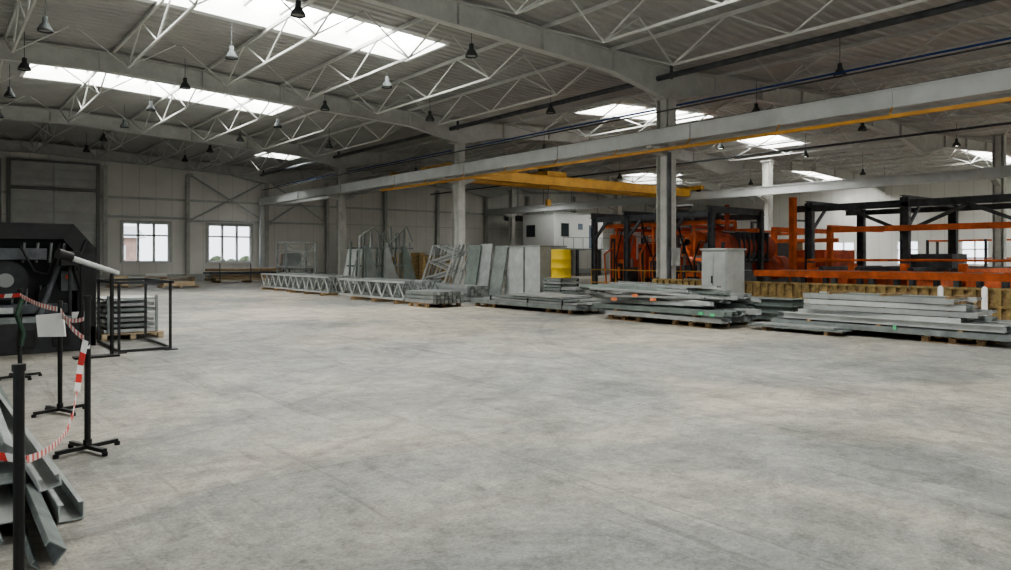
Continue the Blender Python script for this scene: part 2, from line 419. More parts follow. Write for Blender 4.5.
b.done()
b=B('overhead_crane')
for y in (29.0,30.6):
    b.box(20.2,38.0,y-.15,y+.15,5.45,5.9,'yellow')
    b.box(20.2,38.0,y-.2,y+.2,5.42,5.46,'yellow'); b.box(20.2,38.0,y-.2,y+.2,5.9,5.93,'yellow')
for x in (19.75,38.4):
    b.box(x-.16,x+.16,28.2,31.4,5.86,6.1,'yellow'); b.box(min(x,x+(.6 if x<30 else -.6)),max(x,x+(.6 if x<30 else -.6)),28.8,30.8,5.86,6.05,'yellow')
    for y in (28.5,31.1): b.lathe((x-.08,y,5.9),[(0,0),(.17,0),(.17,.16),(0,.16)],'dark',16,'x')
b.box(26,27.4,29.0,30.6,5.95,6.2,'yellow'); b.lathe((26.2,29.8,6.42),[(0,0),(.24,0),(.24,1.1),(0,1.1)],'dgrey',16,'x')
b.tube((26.8,29.8,6.0),(26.8,29.8,4.7),.02,'dark',6); b.box(26.68,26.92,29.7,29.9,4.4,4.75,'yellow')
b.done()
b=B('jib_crane_arm'); b.box(19.95,23.5,34.9,35.2,5.85,6.2,'yellow'); b.box(19.6,20.3,34.5,35.7,5.73,5.85,'yellow'); b.done()

def lamp(x,y,z,on=False,s=.62):
    b=B('high_bay_lamp')
    b.tube((x,y,z+.25),(x,y,zr(x)-.1),.01,'dgrey',6)
    b.lathe((x,y,z),[(r*s,h*s) for r,h in [(.0,.42),(.1,.42),(.11,.2),(.16,.14),(.27,-.05),(.29,-.16),(.27,-.16),(.25,-.05),(0,.02)]],'lampshell',18)
    b.lathe((x,y,z-.10*s),[(.25*s,0),(0,-.01)],'lamp_on' if on else 'lamp_off',18)
    b.done()
for x in (2.4,7.0,12.1):
    for k in range(7): lamp(x,16.7+4.8*k,7.35+(.1 if x==7.0 else 0))
for (x,y,on) in ((20.6,10.4,0),(18.1,20,0),(38,13.6,1),(30,21,1),(30.2,14.3,0),(23.6,15,0),(24,27,0),(36,20,1),(30,33,0),(24,39,0),(36,33,0),(46.5,22,1),(46.5,30,0),(54,24,0),(15.4,24,0),(15.4,33,0)):
    lamp(x,y,7.0 if x<20 else 6.9,bool(on))

# ---------------------------------------------------------------- stock helpers
def pallet(b,x0,x1,y0,y1,z=0,k='wood'):
    w=x1-x0
    for i in range(3):
        x=x0+.05+(w-.1)*i/2
        b.box(x-.05,x+.05,y0,y1,z,z+.02,k)
        for yy in (y0,(y0+y1)/2-.06,y1-.12): b.box(x-.05,x+.05,yy,yy+.12,z+.02,z+.1,k)
    nn=max(4,int((y1-y0)/.17))
    for i in range(nn):
        y=y0+(y1-y0)*i/nn; b.box(x0,x1,y,y+(y1-y0)/nn*.72,z+.1,z+.125,k)
def profile_stack(name,x0,x1,y0,y1,layers,h,seed,jit=.02,mats=('galv','galv2','green_grey','galv2','galv3')):
    rd=random.Random(seed); b=B(name)
    pallet(b,x0+.1,x1-.1,y0+.25,y0+1.3); pallet(b,x0+.1,x1-.1,y1-1.3,y1-.25); z=.125
    for l in range(layers):
        x=x0
        while x<x1-.05:
            w=rd.choice((.12,.16,.22,.3)); w=min(w,x1-x)
            a=rd.uniform(-jit,jit); da=rd.uniform(-.3,.3); db=rd.uniform(-.35,.35)
            k=rd.choice(mats); hh=h*rd.uniform(.75,1.)
            p=(x+w/2-a*2,y0+da,z+h/2); q=(x+w/2+a*2,y1+db,z+h/2)
            if rd.random()<.5: b.chan(p,q,w*.93,hh,k,.008,roll=rd.choice((0,math.pi)))
            else: b.ibeam(p,q,w*.9,hh,k,.012,roll=0)
            x+=w+rd.uniform(0,.03)
        z+=h
        if l<layers-1:
            for yy in (y0+.6,(y0+y1)/2,y1-.6): b.box(x0,x1,yy-.04,yy+.04,z-.005,z+.035,'wood')
            z+=.03
    return b,z
# stack B
b,z=profile_stack('steel_profile_stack',14.7,16.3,4.6,8.7,2,.12,3,.03)
rd=random.Random(5)
for l in range(4):
    for i in range(4):
        x=15.0+i*.33+rd.uniform(-.05,.05); k=rd.choice(('galv','galv2','green_grey','galv'))
        s0=rd.uniform(-.3,.25); s1=rd.uniform(-.3,.3); tw=rd.uniform(-.04,.08)
        b.bar((x-tw,5.1+s0+.1*l,z+.045),(x+tw,8.2+s1,z+.045),.27,.05,k)
        b.bar((x-tw-.13,5.1+s0+.1*l,z+.03),(x+tw-.13,8.2+s1,z+.03),.012,.1,rd.choice(('galv','galv2','galv3')))
    for yy in (5.5,6.7,7.8): b.box(15,16.2,yy,yy+.06,z+.07,z+.115,'wood')
    z+=.115
b.box(14.66,14.68,6.3,6.36,.2,.28,'gtag')
b.bar((14.55,7.2,.10),(14.5,9.3,.10),.45,.03,'galv2'); b.bar((14.6,7.4,.14),(14.55,9.2,.14),.4,.03,'galv')
for yy in (7.5,8.9): b.box(14.35,14.7,yy,yy+.08,0,.085,'wood')
b.done()
# stack A
b,z=profile_stack('steel_profile_stack',13.7,15.4,9.7,13.3,2,.12,9,.05)
rd=random.Random(11)
for i in range(38):
    l=rd.uniform(2.0,3.8); y=rd.uniform(9.7,13.5-l*.75); a=rd.uniform(-.3,.3)
    x=rd.uniform(14.0,15.1)
    zz=z+.05+rd.random()*.44*(1-abs(x-14.5)/1.6); t=rd.uniform(-.08,.2)
    p=(x-math.sin(a)*l/2,y,zz-t*.5); q=(x+math.sin(a)*l/2,min(13.9,y+l*math.cos(a)),zz+t*.6)
    k=rd.choice(('galv','galv3','galv2','green_grey','galv'))
    if i%2: b.bar(p,q,rd.choice((.12,.2,.3)),.05,k)
    else: b.chan(p,q,rd.choice((.14,.2)),.09,k,.008,roll=rd.uniform(-.4,.4))
for (x,y,zz,k) in ((13.66,12.7,.5,'tag'),(13.66,12.0,.62,'tag'),(13.62,11.4,.55,'tag'),(13.62,10.0,.3,'gtag'),(13.64,9.7,.28,'gtag')):
    b.box(x-.01,x+.09,y,y+.11,zz,zz+.07,k)
b.done()
b=B('steel_beam_bundle')
for i in range(4):
    for j in range(3): b.ibeam((16.15+i*.2,9.3,.16+j*.17),(16.15+i*.2,11.0-j*.05,.16+j*.17),.16,.15,'green_grey',.012)
b.box(16.05,16.85,9.6,9.7,0,.08,'wood'); b.box(16.05,16.85,10.6,10.7,0,.08,'wood')
b.done()
# stack C
b,z=profile_stack('steel_profile_stack',14.0,15.5,14.5,19.5,1,.12,21,.03)
rd=random.Random(4)
for l in range(3):
    for i in range(3): b.bar((14.3+i*.42,14.5+l*.3,z+.04),(14.35+i*.42,18.9-l*.6,z+.04),.38,.05,rd.choice(('galv','galv3','galv2')))
    z+=.08
for y in (15,16.5,18.3): b.box(14.0,14.04,y,y+.03,.12,z-.1,'dark')
b.done()
def lattice_row(name,x0,n,y0,y1,h,zb,dx=.28):
    b=B(name); rd=random.Random(int(y0*10))
    for i in range(n):
        x=x0+i*dx; a=y0+rd.uniform(-.15,.15); c=y1+rd.uniform(-.15,.15); z0=zb; z1=zb+h
        k='galv3' if i<1 else rd.choice(('galv','galv2'))
        b.bar((x,a,z0+.04),(x,c,z0+.04),.06,.07,k); b.bar((x,a,z1-.04),(x,c,z1-.04),.06,.07,k)
        m=int((c-a)/.36)
        for j in range(m):
            ya=a+(c-a)*j/m; ybb=a+(c-a)*(j+1)/m
            s=(z0+.06,z1-.06) if j%2==0 else (z1-.06,z0+.06)
            b.bar((x,ya,s[0]),(x,ybb,s[1]),.035,.045,k)
    yy=y0+.3
    while yy<y1: b.box(x0-.15,x0+n*dx,yy,yy+.12,0,zb,'wood'); yy+=1.6
    b.done()
lattice_row('galvanised_lattice_trusses',12.7,8,21.4,26.4,.66,.12,.22)
lattice_row('galvanised_lattice_trusses',13.0,8,28.0,31.6,.70,.1,.2)
lattice_row('galvanised_lattice_trusses',13.2,8,32.0,36.0,.70,.1,.2)
b=B('steel_bar_bundle'); 
pallet(b,12.4,13.7,19.5,20.6)
for i in range(8):
    for j in range(3): b.bar((12.5+i*.15,19.2,.19+j*.13),(12.5+i*.15,20.9,.19+j*.13),.12,.11,('galv','galv2','galv2')[(i+j)%3])
b.done()
b=B('steel_bar_bundle')
for i in range(6):
    for j in range(4): b.bar((15.1+i*.16,21.,.12+j*.13),(15.1+i*.16,26.0,.12+j*.13),.13,.11,('galv','galv2','galv')[(i+j)%3])
b.box(15,16,22,22.1,0,.07,'wood'); b.box(15,16,25,25.1,0,.07,'wood')
b.done()

b=B('galvanised_sheet_panels')
for i,(x,y,w,h,dy) in enumerate(((16.15,22.9,.75,2.05,.15),(16.25,22.2,.7,2.1,.2),(16.35,21.6,.75,2.02,.05))):
    b.hexa([(x,y,0),(x+.05,y,0),(x+.05,y-w,0),(x,y-w,0),(x+.45,y+dy,h),(x+.5,y+dy,h),(x+.5,y-w+dy,h),(x+.45,y-w+dy,h)],('green_grey','galv','galv2')[i])
b.done()
b=B('sheet_metal_crate')
pallet(b,16.7,17.9,19.0,20.7)
b.box(16.7,17.9,19.0,20.7,.125,1.95,'galv3'); b.box(16.66,17.94,18.96,20.74,1.95,2.0,'galv'); b.box(16.66,16.7,19.83,19.87,.13,1.95,'galv2')
b.prismX([(20.72,.13),(21.1,.13),(20.72,1.9)],16.75,17.85,'galv')
b.done()
b=B('steel_offcut_stack')
for j in range(8): b.box(16.45+.03*(j%2),17.35-.02*(j%3),17.7+.02*(j%3),18.6,.04+j*.11,.04+j*.11+.08,('galv','galv2','green_grey')[j%3])
for (x,y) in ((16.5,17.72),(17.25,17.72),(16.5,18.5),(17.25,18.5)): b.box(x,x+.06,y,y+.06,0,.88,'dark')
b.done()
b=B('yellow_drum')
r=.34;h=.96
b.lathe((16.9,18.15,.895),[(0,0),(r,0),(r*1.04,.02),(r,.05),(r,h*.33),(r*1.05,h*.35),(r,h*.38),(r,h*.64),(r*1.05,h*.66),(r,h*.69),(r,h-.04),(r*1.04,h-.02),(r*1.02,h),(r*.93,h),(r*.93,h-.03),(0,h-.03)],'drum',32)
b.tube((16.8,17.95,.895+h-.03),(16.8,17.95,.895+h),.04,'dark',12)
b.done()
b=B('steel_offcut_stack')
for j in range(5): b.box(16.1+.03*(j%2),16.9,16.6+.02*(j%3),17.3,.06+j*.12,.06+j*.12+.09,('galv','galv2')[j%2])
for (x,y) in ((16.15,16.65),(16.8,16.65),(16.15,17.2),(16.8,17.2)): b.box(x,x+.05,y,y+.05,0,.62,'dark')
b.done()
b=B('control_cabinet')
b.box(16.5,17.3,11.35,12.15,.1,1.78,'galv3'); b.box(16.46,17.34,11.31,12.19,1.78,1.83,'galv3'); b.box(16.55,17.25,11.4,12.1,0,.1,'dark')
b.box(16.47,16.5,11.38,11.74,.15,1.73,'galv3'); b.box(16.47,16.5,11.77,12.12,.15,1.73,'galv3')
b.box(16.44,16.47,11.77,11.81,.9,1.1,'dark')
b.tube((16.9,11.75,1.83),(16.9,11.75,2.0),.05,'dark')
b.done(.008)

b=B('steel_frame_rack')
for x in (14.7,16.3):
    for y in (36.6,37.8): b.bar((x,y,0),(x,y,2.4),.08,.08,'galv2')
for z in (.3,1.1,1.9,2.36):
    for y in (36.6,37.8): b.bar((14.7,y,z),(16.3,y,z),.06,.08,'galv')
    for x in (14.7,16.3): b.bar((x,36.6,z),(x,37.8,z),.06,.06,'galv')
b.box(14.9,15.6,36.8,37.6,1.1,1.8,'galv2'); b.box(14.75,16.2,36.7,37.7,.3,.8,'galv2'); b.bar((14.7,36.6,.3),(16.3,36.6,2.3),.05,.05,'galv')
b.bar((16.3,36.6,1.1),(14.7,36.6,2.3),.04,.04,'galv')
b.done()
b=B('steel_gusset_rack')
hs=(2.5,2.1,2.9,2.6,2.2,3.0,2.7,2.9,2.3)
for i in range(9):
    x=15.0+i*.33; h=hs[i]
    b.bar((x,29.2,0),(x,29.05+.1*(i%3),h),.07,.07,('galv','galv2')[i%2])
    b.bar((x,30.1,0),(x,29.9,h-.2),.07,.07,'green_grey')
for z in (.35,1.2,2.0): 
    b.bar((14.9,29.2,z),(17.8,29.2,z),.06,.07,'galv2'); b.bar((14.9,30.1,z),(17.8,30.1,z),.06,.07,'green_grey')
for i in range(3):
    x=15.2+i*.85
    b.prismY([(x,.3),(x+.62,.3),(x+.62,.7),(x+.12,2.1),(x,2.1)],28.8-.15*i,28.83-.15*i,('galv2','galv','green_grey')[i])
for i in range(3): b.box(15.2+i*.85,15.8+i*.85,28.78-.15*i,28.85-.15*i,0,.3,'galv2')
for x in (14.95,17.75): b.bar((x,29.2,0),(x,30.1,.05),.07,.07,'galv'); b.bar((x,30.1,.05),(x,29.2,1.6),.05,.05,'galv')
b.tube((15.7,29.1,2.9),(16.5,29.1,2.2),.035,'galv'); b.tube((16.5,29.1,2.2),(17.4,29.1,3.0),.035,'galv')
b.tube((15.0,29.1,2.5),(15.7,29.1,2.9),.035,'galv'); b.tube((17.4,29.1,3.0),(17.7,29.1,2.3),.035,'galv')
b.done()
b=B('lattice_panel')
for i in range(5):
    k=('galv3','galv','galv2')[i%3]
    for (p,q) in (((16.2+i*.12,26.2-i*.1,0),(17.0+i*.12,26.2-i*.1,2.1)),((16.2+i*.12,24.5-i*.1,0),(17.0+i*.12,24.5-i*.1,2.1))): b.bar(p,q,.05,.07,k)
    for j in range(6):
        t=j/6; t2=(j+1)/6; xx=16.2+i*.12
        ya,yb2=(26.2,24.5) if j%2==0 else (24.5,26.2)
        b.bar((xx+.8*t,ya-i*.1,2.1*t),(xx+.8*t2,yb2-i*.1,2.1*t2),.03,.04,k)
b.done()
def gold_stack(x0,x1,y0,y1,h):
    b=B('golden_slatted_panel_stack')
    b.box(x0+.04,x1,y0+.04,y1,.08,h-.05,'wood')
    y=y0
    while y<y1: b.box(x0,x0+.04,y,y+.12,.05,h,'gold'); y+=.22
    x=x0
    while x<x1: b.box(x,x+.12,y0,y0+.04,.05,h,'gold'); x+=.22
    for z in (.2,h*.5,h-.15): b.box(x0-.03,x0,y0,y1,z,z+.06,'gold'); b.box(x0,x1,y0-.03,y0,z,z+.06,'gold')
    b.box(x0,x1,y0,y1,h-.04,h,'gold'); b.box(x0+.1,x1-.1,y0+.1,y1-.1,0,.08,'wood')
    b.done()
gold_stack(20.6,22.2,31,33.5,1.7); gold_stack(20.6,22,34.2,37,1.6); gold_stack(18.3,18.6,29.5,31.5,1.8)
b=B('golden_ribbed_barrier')
y=1.5
while y<15.0: b.box(18.0,18.06,y,y+.15,.06,.92,'gold'); b.box(18.06,18.09,y+.15,y+.24,.06,.9,'wood'); y+=.24
for z in (.1,.5,.88): b.box(17.97,18.0,1.5,15,z,z+.05,'gold')
y=1.5
while y<=15: b.box(18.09,18.17,y,y+.08,0,.95,'dark'); y+=2.25
b.done()
for i,(x,y) in enumerate(((16.95,5.55),(16.75,6.3))):
    b=B('bollard'); b.lathe((x,y,0),[(0,0),(.12,0),(.12,.02),(.055,.03),(.055,.95),(.03,.99),(0,1.0)],'white',16); b.done()

# ---------------------------------------------------------------- orange process line
b=B('orange_gantry_machine')
X1,X2=24.4,28.2
for y in (13.4,10.2,6.6,3.0):
    for x in (X1,X2):
        b.ibeam((x,y,0),(x,y,3.5),.2,.24,'dgrey',.025); b.box(x-.2,x+.2,y-.2,y+.2,0,.05,'dgrey')
    b.ibeam((X1-.2,y,3.45),(X2+.2,y,3.45),.16,.2,'dgrey',.025)
    b.bar((X1,y,2.4),(X1+1.2,y,3.4),.08,.08,'dgrey')
b.ibeam((X1,2,3.3),(X1,14.0,3.3),.16,.2,'dgrey',.025); b.ibeam((X2,2,3.3),(X2,14.0,3.3),.14,.16,'dgrey',.025)
for y in (10.2,6.6): 
    b.bar((X1-.02,y,2.4),(X1-.02,y-1.8,3.2),.1,.1,'dgrey'); b.bar((X1-.02,y,2.4),(X1-.02,y+1.8,3.2),.1,.1,'dgrey')
b.box(X1-.5,X1-.32,13.7,13.9,0,3.7,'orange')
b.box(X1-.42,X1-.28,2,12.4,2.42,2.6,'orange')
for x in (21.2,22.8):
    b.box(x-.1,x+.1,1.5,13.5,.98,1.18,'orange')
    b.box(x-.08,x+.08,1.5,13.5,.45,.55,'orange')
    y=2
    while y<13.5: b.box(x-.08,x+.08,y,y+.14,0,.98,'dgrey'); y+=1.1
y=2
while y<13.4: b.tube((21.2,y,1.12),(22.8,y,1.12),.06,'galv2',10); y+=.5
b.box(21.04,21.1,4,11,.72,.82,'green')
b.box(23.2,27.6,3,13,.35,.6,'red'); 
for y in (3.4,5.0,6.6,8.2,9.8,11.4,12.8):
    b.box(23.4,27.4,y-.06,y+.06,.6,1.25,'orange'); b.box(23.3,23.5,y-.1,y+.1,0,1.4,'orange')
for y in (4.2,6.1,8.4,9.6,11.2,12.4): b.tube((23.3,y,1.2),(27.6,y,1.2),.09,'dgrey',12)
b.box(24.8,26,9.,10.5,1.25,1.7,'dgrey'); b.box(24.6,26.2,5.3,6.6,1.25,1.6,'galv2')
b.tube((23.5,3,1.5),(23.5,13,1.5),.04,'orange')
b.done()

FY=lambda y:14.9+(y-14.9)*.62
b=B('furnace_line_machine')
def fb(x0,x1,y0,y1,z0,z1,k): b.box(x0,x1,FY(y0),FY(y1),z0,z1,k)
fb(21.3,26.5,14.9,24.2,.15,.45,'dgrey')
for y in (15,17,19,21,23.9): fb(21.3,26.5,y-.1,y+.1,0,.2,'dark')
for y in (15.4,18.4,21.6,24.4):
    y=FY(y)
    for x in (21.2,24.2):
        b.ibeam((x,y,0),(x,y,3.3),.16,.18,'dgrey',.025)
    b.ibeam((21,y,3.25),(24.4,y,3.25),.16,.2,'dgrey',.02)
for x in (21.2,24.2): b.ibeam((x,FY(15.2),3.1),(x,FY(24.6),3.1),.16,.2,'dgrey',.02)
for y in (18.4,21.6,24.4): b.bar((21.1,FY(y),2.2),(21.1,FY(y)-.8,3.0),.1,.1,'dgrey')
def tank(x,y,z,r,L,k,ax='x'):
    b.lathe((x,y,z),[(0,-.22*r*2),(r*.5,-.17*r*2),(r*.86,-.08*r*2),(r,0),(r*1.05,.0),(r*1.05,.06),(r,.06),(r,L*.5),(r*1.04,L*.5),(r*1.04,L*.5+.06),(r,L*.5+.06),(r,L),(r*.8,L+.15*r),(0,L+.3*r)],k,26,ax)
tank(22.4,15.75,1.95,.5,2.9,'red'); tank(22.6,16.9,2.15,.42,2.6,'orange'); tank(22.3,18.6,1.25,.36,2.2,'orange')
tank(25.0,15.6,1.2,.45,1.3,'red')
for i in range(7): b.box(22.9+i*.3,22.94+i*.3,15.2,16.3,1.4,2.5,'dgrey')
for (y,z) in ((15.45,2.5),(16.05,2.45),(15.3,1.5)): b.tube((22.2,y,z),(25.2,y,z),.03,'galv2',8)
b.lathe((21.9,15.75,1.95),[(0,0),(.16,0),(.16,-.2),(0,-.2)],'galv2',16,'x'); b.lathe((22.1,16.9,2.15),[(0,0),(.12,0),(.12,-.2),(0,-.2)],'dark',16,'x')
b.tube((22.9,15.75,2.4),(22.9,15.75,3.5),.09,'red'); b.path([(23.4,15.75,2.4),(23.4,15.75,2.9),(23.4,16.9,2.9),(23.4,16.9,2.5)],.07,'orange')
b.path([(22.4,16.9,2.5),(22.4,16.9,3.5),(22.4,18.6,3.5),(22.4,18.6,1.6)],.06,'galv2')
for (y0,y1,z0,z1,x0,x1,k) in ((19.6,20.4,.45,1.6,21.6,23.4,'orange'),(20.8,21.4,.45,2.1,21.7,23.2,'red'),(22.4,23.2,.45,1.5,21.6,23.4,'orange'),(23.4,24.1,.45,2.5,21.9,23.,'orange'),
     (15.2,16.0,.45,.95,21.4,22.2,'white'),(16.3,17.4,.45,1.05,21.4,24,'orange'),(17.6,18.3,.45,1.3,21.5,23.6,'dgrey'),(18.5,19.3,.45,1.2,21.4,23.4,'red'),(21.6,22.2,.45,1.2,21.4,22.4,'dgrey')):
    fb(x0,x1,y0,y1,z0,z1,k); fb(x0-.04,x0,y0+.15,y1-.15,z0+.15,z1-.15,'dark' if k!='dark' else 'dgrey'); fb(x0-.06,x0-.04,y0+.3,y1-.3,z0+.3,z1-.3,'orange')
    b.tube((x0+.3,(FY(y0)+FY(y1))/2,z1),(x0+.3,(FY(y0)+FY(y1))/2,z1+.35),.05,'galv2'); 
for i in range(6): b.tube((21.2,FY(16.3+i*.18),.8),(21.5,FY(16.3+i*.18),.8),.04,'galv3')
for i in range(5): b.lathe((21.45,FY(19.45+i*.3),.75),[(0,0),(.07,0),(.07,.12),(0,.12)],'black',12,'x')
for y in (15.2,17.5,19.8,22.1,24.2): b.tube((20.9,FY(y),0),(20.9,FY(y),1.1),.025,'yellow',6)
for z in (.6,1.1): b.tube((20.9,FY(15.2),z),(20.9,FY(24.2),z),.025,'yellow',6)
# upper orange rails and catwalk of the line
b.box(21.5,21.62,FY(15.2),FY(24),2.75,2.9,'orange'); b.box(23.8,23.95,FY(15.2),FY(24),2.5,2.65,'orange')
for y in (17.,20.,23.): b.box(21.5,23.9,FY(y)-.06,FY(y)+.06,2.62,2.75,'red'); b.tube((21.56,FY(y),.45),(21.56,FY(y),2.75),.05,'orange',8)
b.path([(21.5,FY(20),1.6),(21.3,FY(20.4),2.4),(21.6,FY(21),3.1)],.035,'rubber'); b.path([(21.5,FY(17),1.1),(21.2,FY(17.3),2.0),(21.3,FY(18),3.1)],.035,'rubber')
for i in range(9):
    yy=FY(15.6+i); b.path([(21.35,yy,.5),(21.3,yy+.05,1.3+.2*(i%3)),(21.7,yy+.1,1.9+.25*(i%4)),(22.3,yy+.1,1.9+.25*(i%4))],.03,('galv2','dark','orange')[i%3])
b.done()
b=B('orange_conveyor_machine')
b.box(28.6,34,14.5,22,.3,1.0,'dgrey')
for y in (15,17.5,20,22): b.box(28.8,29.,y-.1,y+.1,0,2.8,'orange'); b.box(28.8,33.5,y-.08,y+.08,2.7,2.9,'orange')
for z in (1.4,2.2): b.box(28.7,28.85,14.6,22,z,z+.16,'orange')
b.box(29.4,32,15.5,17,1.0,1.9,'red'); b.box(30,33,19,21,1.0,2.3,'dgrey')
b.done()
b=B('dark_storage_rack')
for y in (24,27,30,33,36):
    for x in (42,43.6): b.box(x-.07,x+.07,y-.07,y+.07,0,3.9,'dgrey')
    b.box(42,43.6,y-.05,y+.05,3.8,3.9,'dgrey')
for z in (.4,1.7,3.0): b.box(41.95,43.65,24,36,z,z+.12,'orange')
for y in range(24,36,3):
    for z in (.52,1.82): b.box(42.1,43.4,y+.3,y+2.5,z,z+.75,random.choice(('dgrey','wood','galv2','red')))
b.done()
b=B('steel_storage_shelf')
for y in (6,9,12,15,18):
    for x in (46,47.4): b.box(x-.06,x+.06,y-.06,y+.06,0,2.6,'dgrey')
for z in (.4,1.5,2.5): b.box(45.95,47.45,6,18,z,z+.08,'orange')
for y in range(6,18,3):
    for z in (.48,): b.box(46.1,47.3,y+.4,y+2.4,z,z+.6,random.choice(('dgrey','wood','galv2','gold')))
b.done()
# office cabin
b=B('office_cabin'); o=.5
b.box(39.9+o,45.6+o,44.2,48.2,2.3,5.2,'white'); b.box(39.8+o,45.7+o,44.1,48.3,5.2,5.3,'galv3'); b.box(39.8+o,45.7+o,44.1,48.3,2.2,2.3,'galv2')
for x in (40.1,42.7,45.4):
    for y in (44.4,48.0): b.box(x-.1+o,x+.1+o,y-.1,y+.1,0,2.2,'dgrey')
for (x0,x1) in ((40.6,41.5),):
    b.box(x0+o,x1+o,44.16,44.2,3.3,4.4,'glassdark')
    for xx in (x0-.05,x1): b.box(xx+o,xx+.05+o,44.13,44.2,3.25,4.45,'white')
b.box(42.6+o,43.1+o,44.15,44.2,3.9,4.4,'blind')
b.box(43.9+o,44.8+o,44.15,44.2,2.35,4.3,'blind'); b.box(44.05+o,44.65+o,44.13,44.15,3.2,4.1,'glassdark')
b.box(39.86+o,39.9+o,46.6,47.7,3.3,4.3,'glassdark')
x=40+o
while x<45.6+o: b.tube((x,43.2,2.3),(x,43.2,3.2),.02,'midgrey',6); x+=1.1
b.box(39.9+o,45.6+o,43.15,44.2,2.2,2.3,'galv2'); b.tube((40+o,43.2,3.2),(45.6+o,43.2,3.2),.025,'midgrey',6)
b.done()

# ---------------------------------------------------------------- left side
b=B('black_forming_machine')
xa,xb2,ya,yb2=-.5,2.45,15.0,16.5
outer=[(xa,0),(xb2,0),(xb2,1.75),(xb2-.35,2.18),(xa+.35,2.18),(xa,1.75)]
b.prismY(outer,ya+.55,yb2,'black')
b.prismY([(xb2-.28,0.0),(xb2,0.0),(xb2,1.75),(xb2-.28,1.65)],ya,ya+.55,'black')
b.prismY([(xb2-.28,1.65),(xb2,1.75),(xb2-.35,2.18),(xb2-.5,1.92)],ya,ya+.55,'black')
b.prismY([(xa+.5,1.92),(xb2-.5,1.92),(xb2-.35,2.18),(xa+.35,2.18)],ya,ya+.55,'black')
b.prismY([(xa,0),(xa+.28,0),(xa+.28,1.65),(xa,1.75)],ya,ya+.55,'black')
b.prismY([(xa,1.75),(xa+.28,1.65),(xa+.5,1.92),(xa+.35,2.18)],ya,ya+.55,'black')
b.box(xa,xb2,ya,ya+.55,0,.35,'dark')
b.tube((1.1,ya+.05,1.2),(1.1,ya+.6,1.2),.34,'dark',24); b.tube((1.1,ya-.02,1.2),(1.1,ya+.06,1.2),.12,'midgrey',18)
b.tube((1.8,ya+.1,.9),(1.8,ya+.6,.9),.22,'dark',20); b.tube((.4,ya+.1,1.0),(.4,ya+.6,1.0),.25,'dark',20)
b.box(.5,2.0,ya-.1,ya+.5,.62,.78,'dgrey'); b.box(.9,1.7,ya,ya+.4,1.55,1.75,'dgrey')
for x in (1.35,1.55,1.75,1.95): b.tube((x,ya+.1,1.5),(x+.03,ya+.1,1.85),.025,'galv2',8)
b.tube((1.5,ya-.25,.4),(1.9,ya-.05,1.55),.05,'dgrey'); b.tube((.7,ya-.2,.4),(.9,ya,1.5),.05,'dgrey')
b.box(1.9,2.15,ya-.08,ya+.1,1.0,1.35,'dgrey'); b.tube((2.0,ya-.1,1.25),(2.0,ya-.14,1.25),.04,'red',12)
b.path([(2.3,ya-.02,1.9),(2.1,ya-.12,1.4),(2.25,ya-.14,.8),(2.1,ya-.1,.3)],.025,'rubber')
b.path([(1.9,ya-.02,1.85),(1.7,ya-.1,1.3),(1.5,ya-.12,1.35),(1.3,ya-.05,1.8)],.02,'rubber')
b.box(.4,2.2,ya-.7,ya,.0,.5,'dark'); b.box(.6,2.0,ya-.6,ya-.1,.5,.58,'galv2')
for x in (.7,1.2,1.7): b.box(x,x+.25,ya-.72,ya-.7,.1,.4,'black')
b.tube((2.0,ya-.35,.5),(2.0,ya-.35,1.5),.03,'dark'); b.box(1.85,2.15,ya-.45,ya-.25,1.45,1.7,'black')
b.box(2.05,2.3,ya-.02,ya+.02,.5,.62,'paper'); b.box(1.0,1.2,ya-.12,ya-.1,.64,.74,'galv3')
for i in range(7): b.tube((.6+i*.2,ya+.12,.78),(.62+i*.2,ya+.12,1.0+.05*(i%3)),.018,'galv2',6)
b.done(.01)
b=B('feed_roller'); b.tube((1.75,13.0,1.60),(2.5,13.3,1.33),.045,'galv3',16); b.tube((2.4,13.25,1.33),(2.4,13.25,0),.03,'black'); b.tube((1.95,13.1,1.52),(1.95,13.1,0),.03,'black')
b.box(1.85,2.48,13.05,13.3,0,.03,'black'); b.tube((1.6,12.94,1.66),(1.8,13.02,1.59),.075,'black',14); b.done()
b=B('guard_frame')
fx0,fx1,fy0,fy1=2.55,3.35,13.5,15.3
for x in (fx0,fx1):
    for y in (fy0,fy1): b.bar((x,y,0.02),(x,y,1.15),.04,.04,'dark')
    b.bar((x,fy0,.04),(x,fy1,.04),.04,.04,'dark'); b.bar((x,fy0-.15,1.17),(x,fy1,1.17),.045,.045,'dark')
for y in (fy0,fy1): b.bar((fx0,y,1.17),(fx1,y,1.17),.045,.045,'dark')
b.bar((fx0,fy0,.03),(fx1,fy0,.03),.05,.04,'dark')
b.box(fx1-.1,fx1+.1,fy0-.1,fy0+.1,0,.02,'dark'); b.box(fx0-.05,fx0+.1,fy0-.1,fy0+.1,0,.02,'dark')
b.done()
b=B('pallet_of_steel_plates')
pallet(b,2.65,3.75,15.6,16.9,0,'wood_pale')
for j in range(6): b.box(2.7+.03*(j%2),3.6,15.65+.04*(j%3),16.8,.14+j*.1,.14+j*.1+.06,('galv3','galv2','galv')[j%3])
for x in (2.75,3.6): b.box(x,x+.05,15.62,15.67,.13,.85,'galv2')
b.box(2.7,3.65,15.7,16.8,.76,.8,'galv3')
b.done()

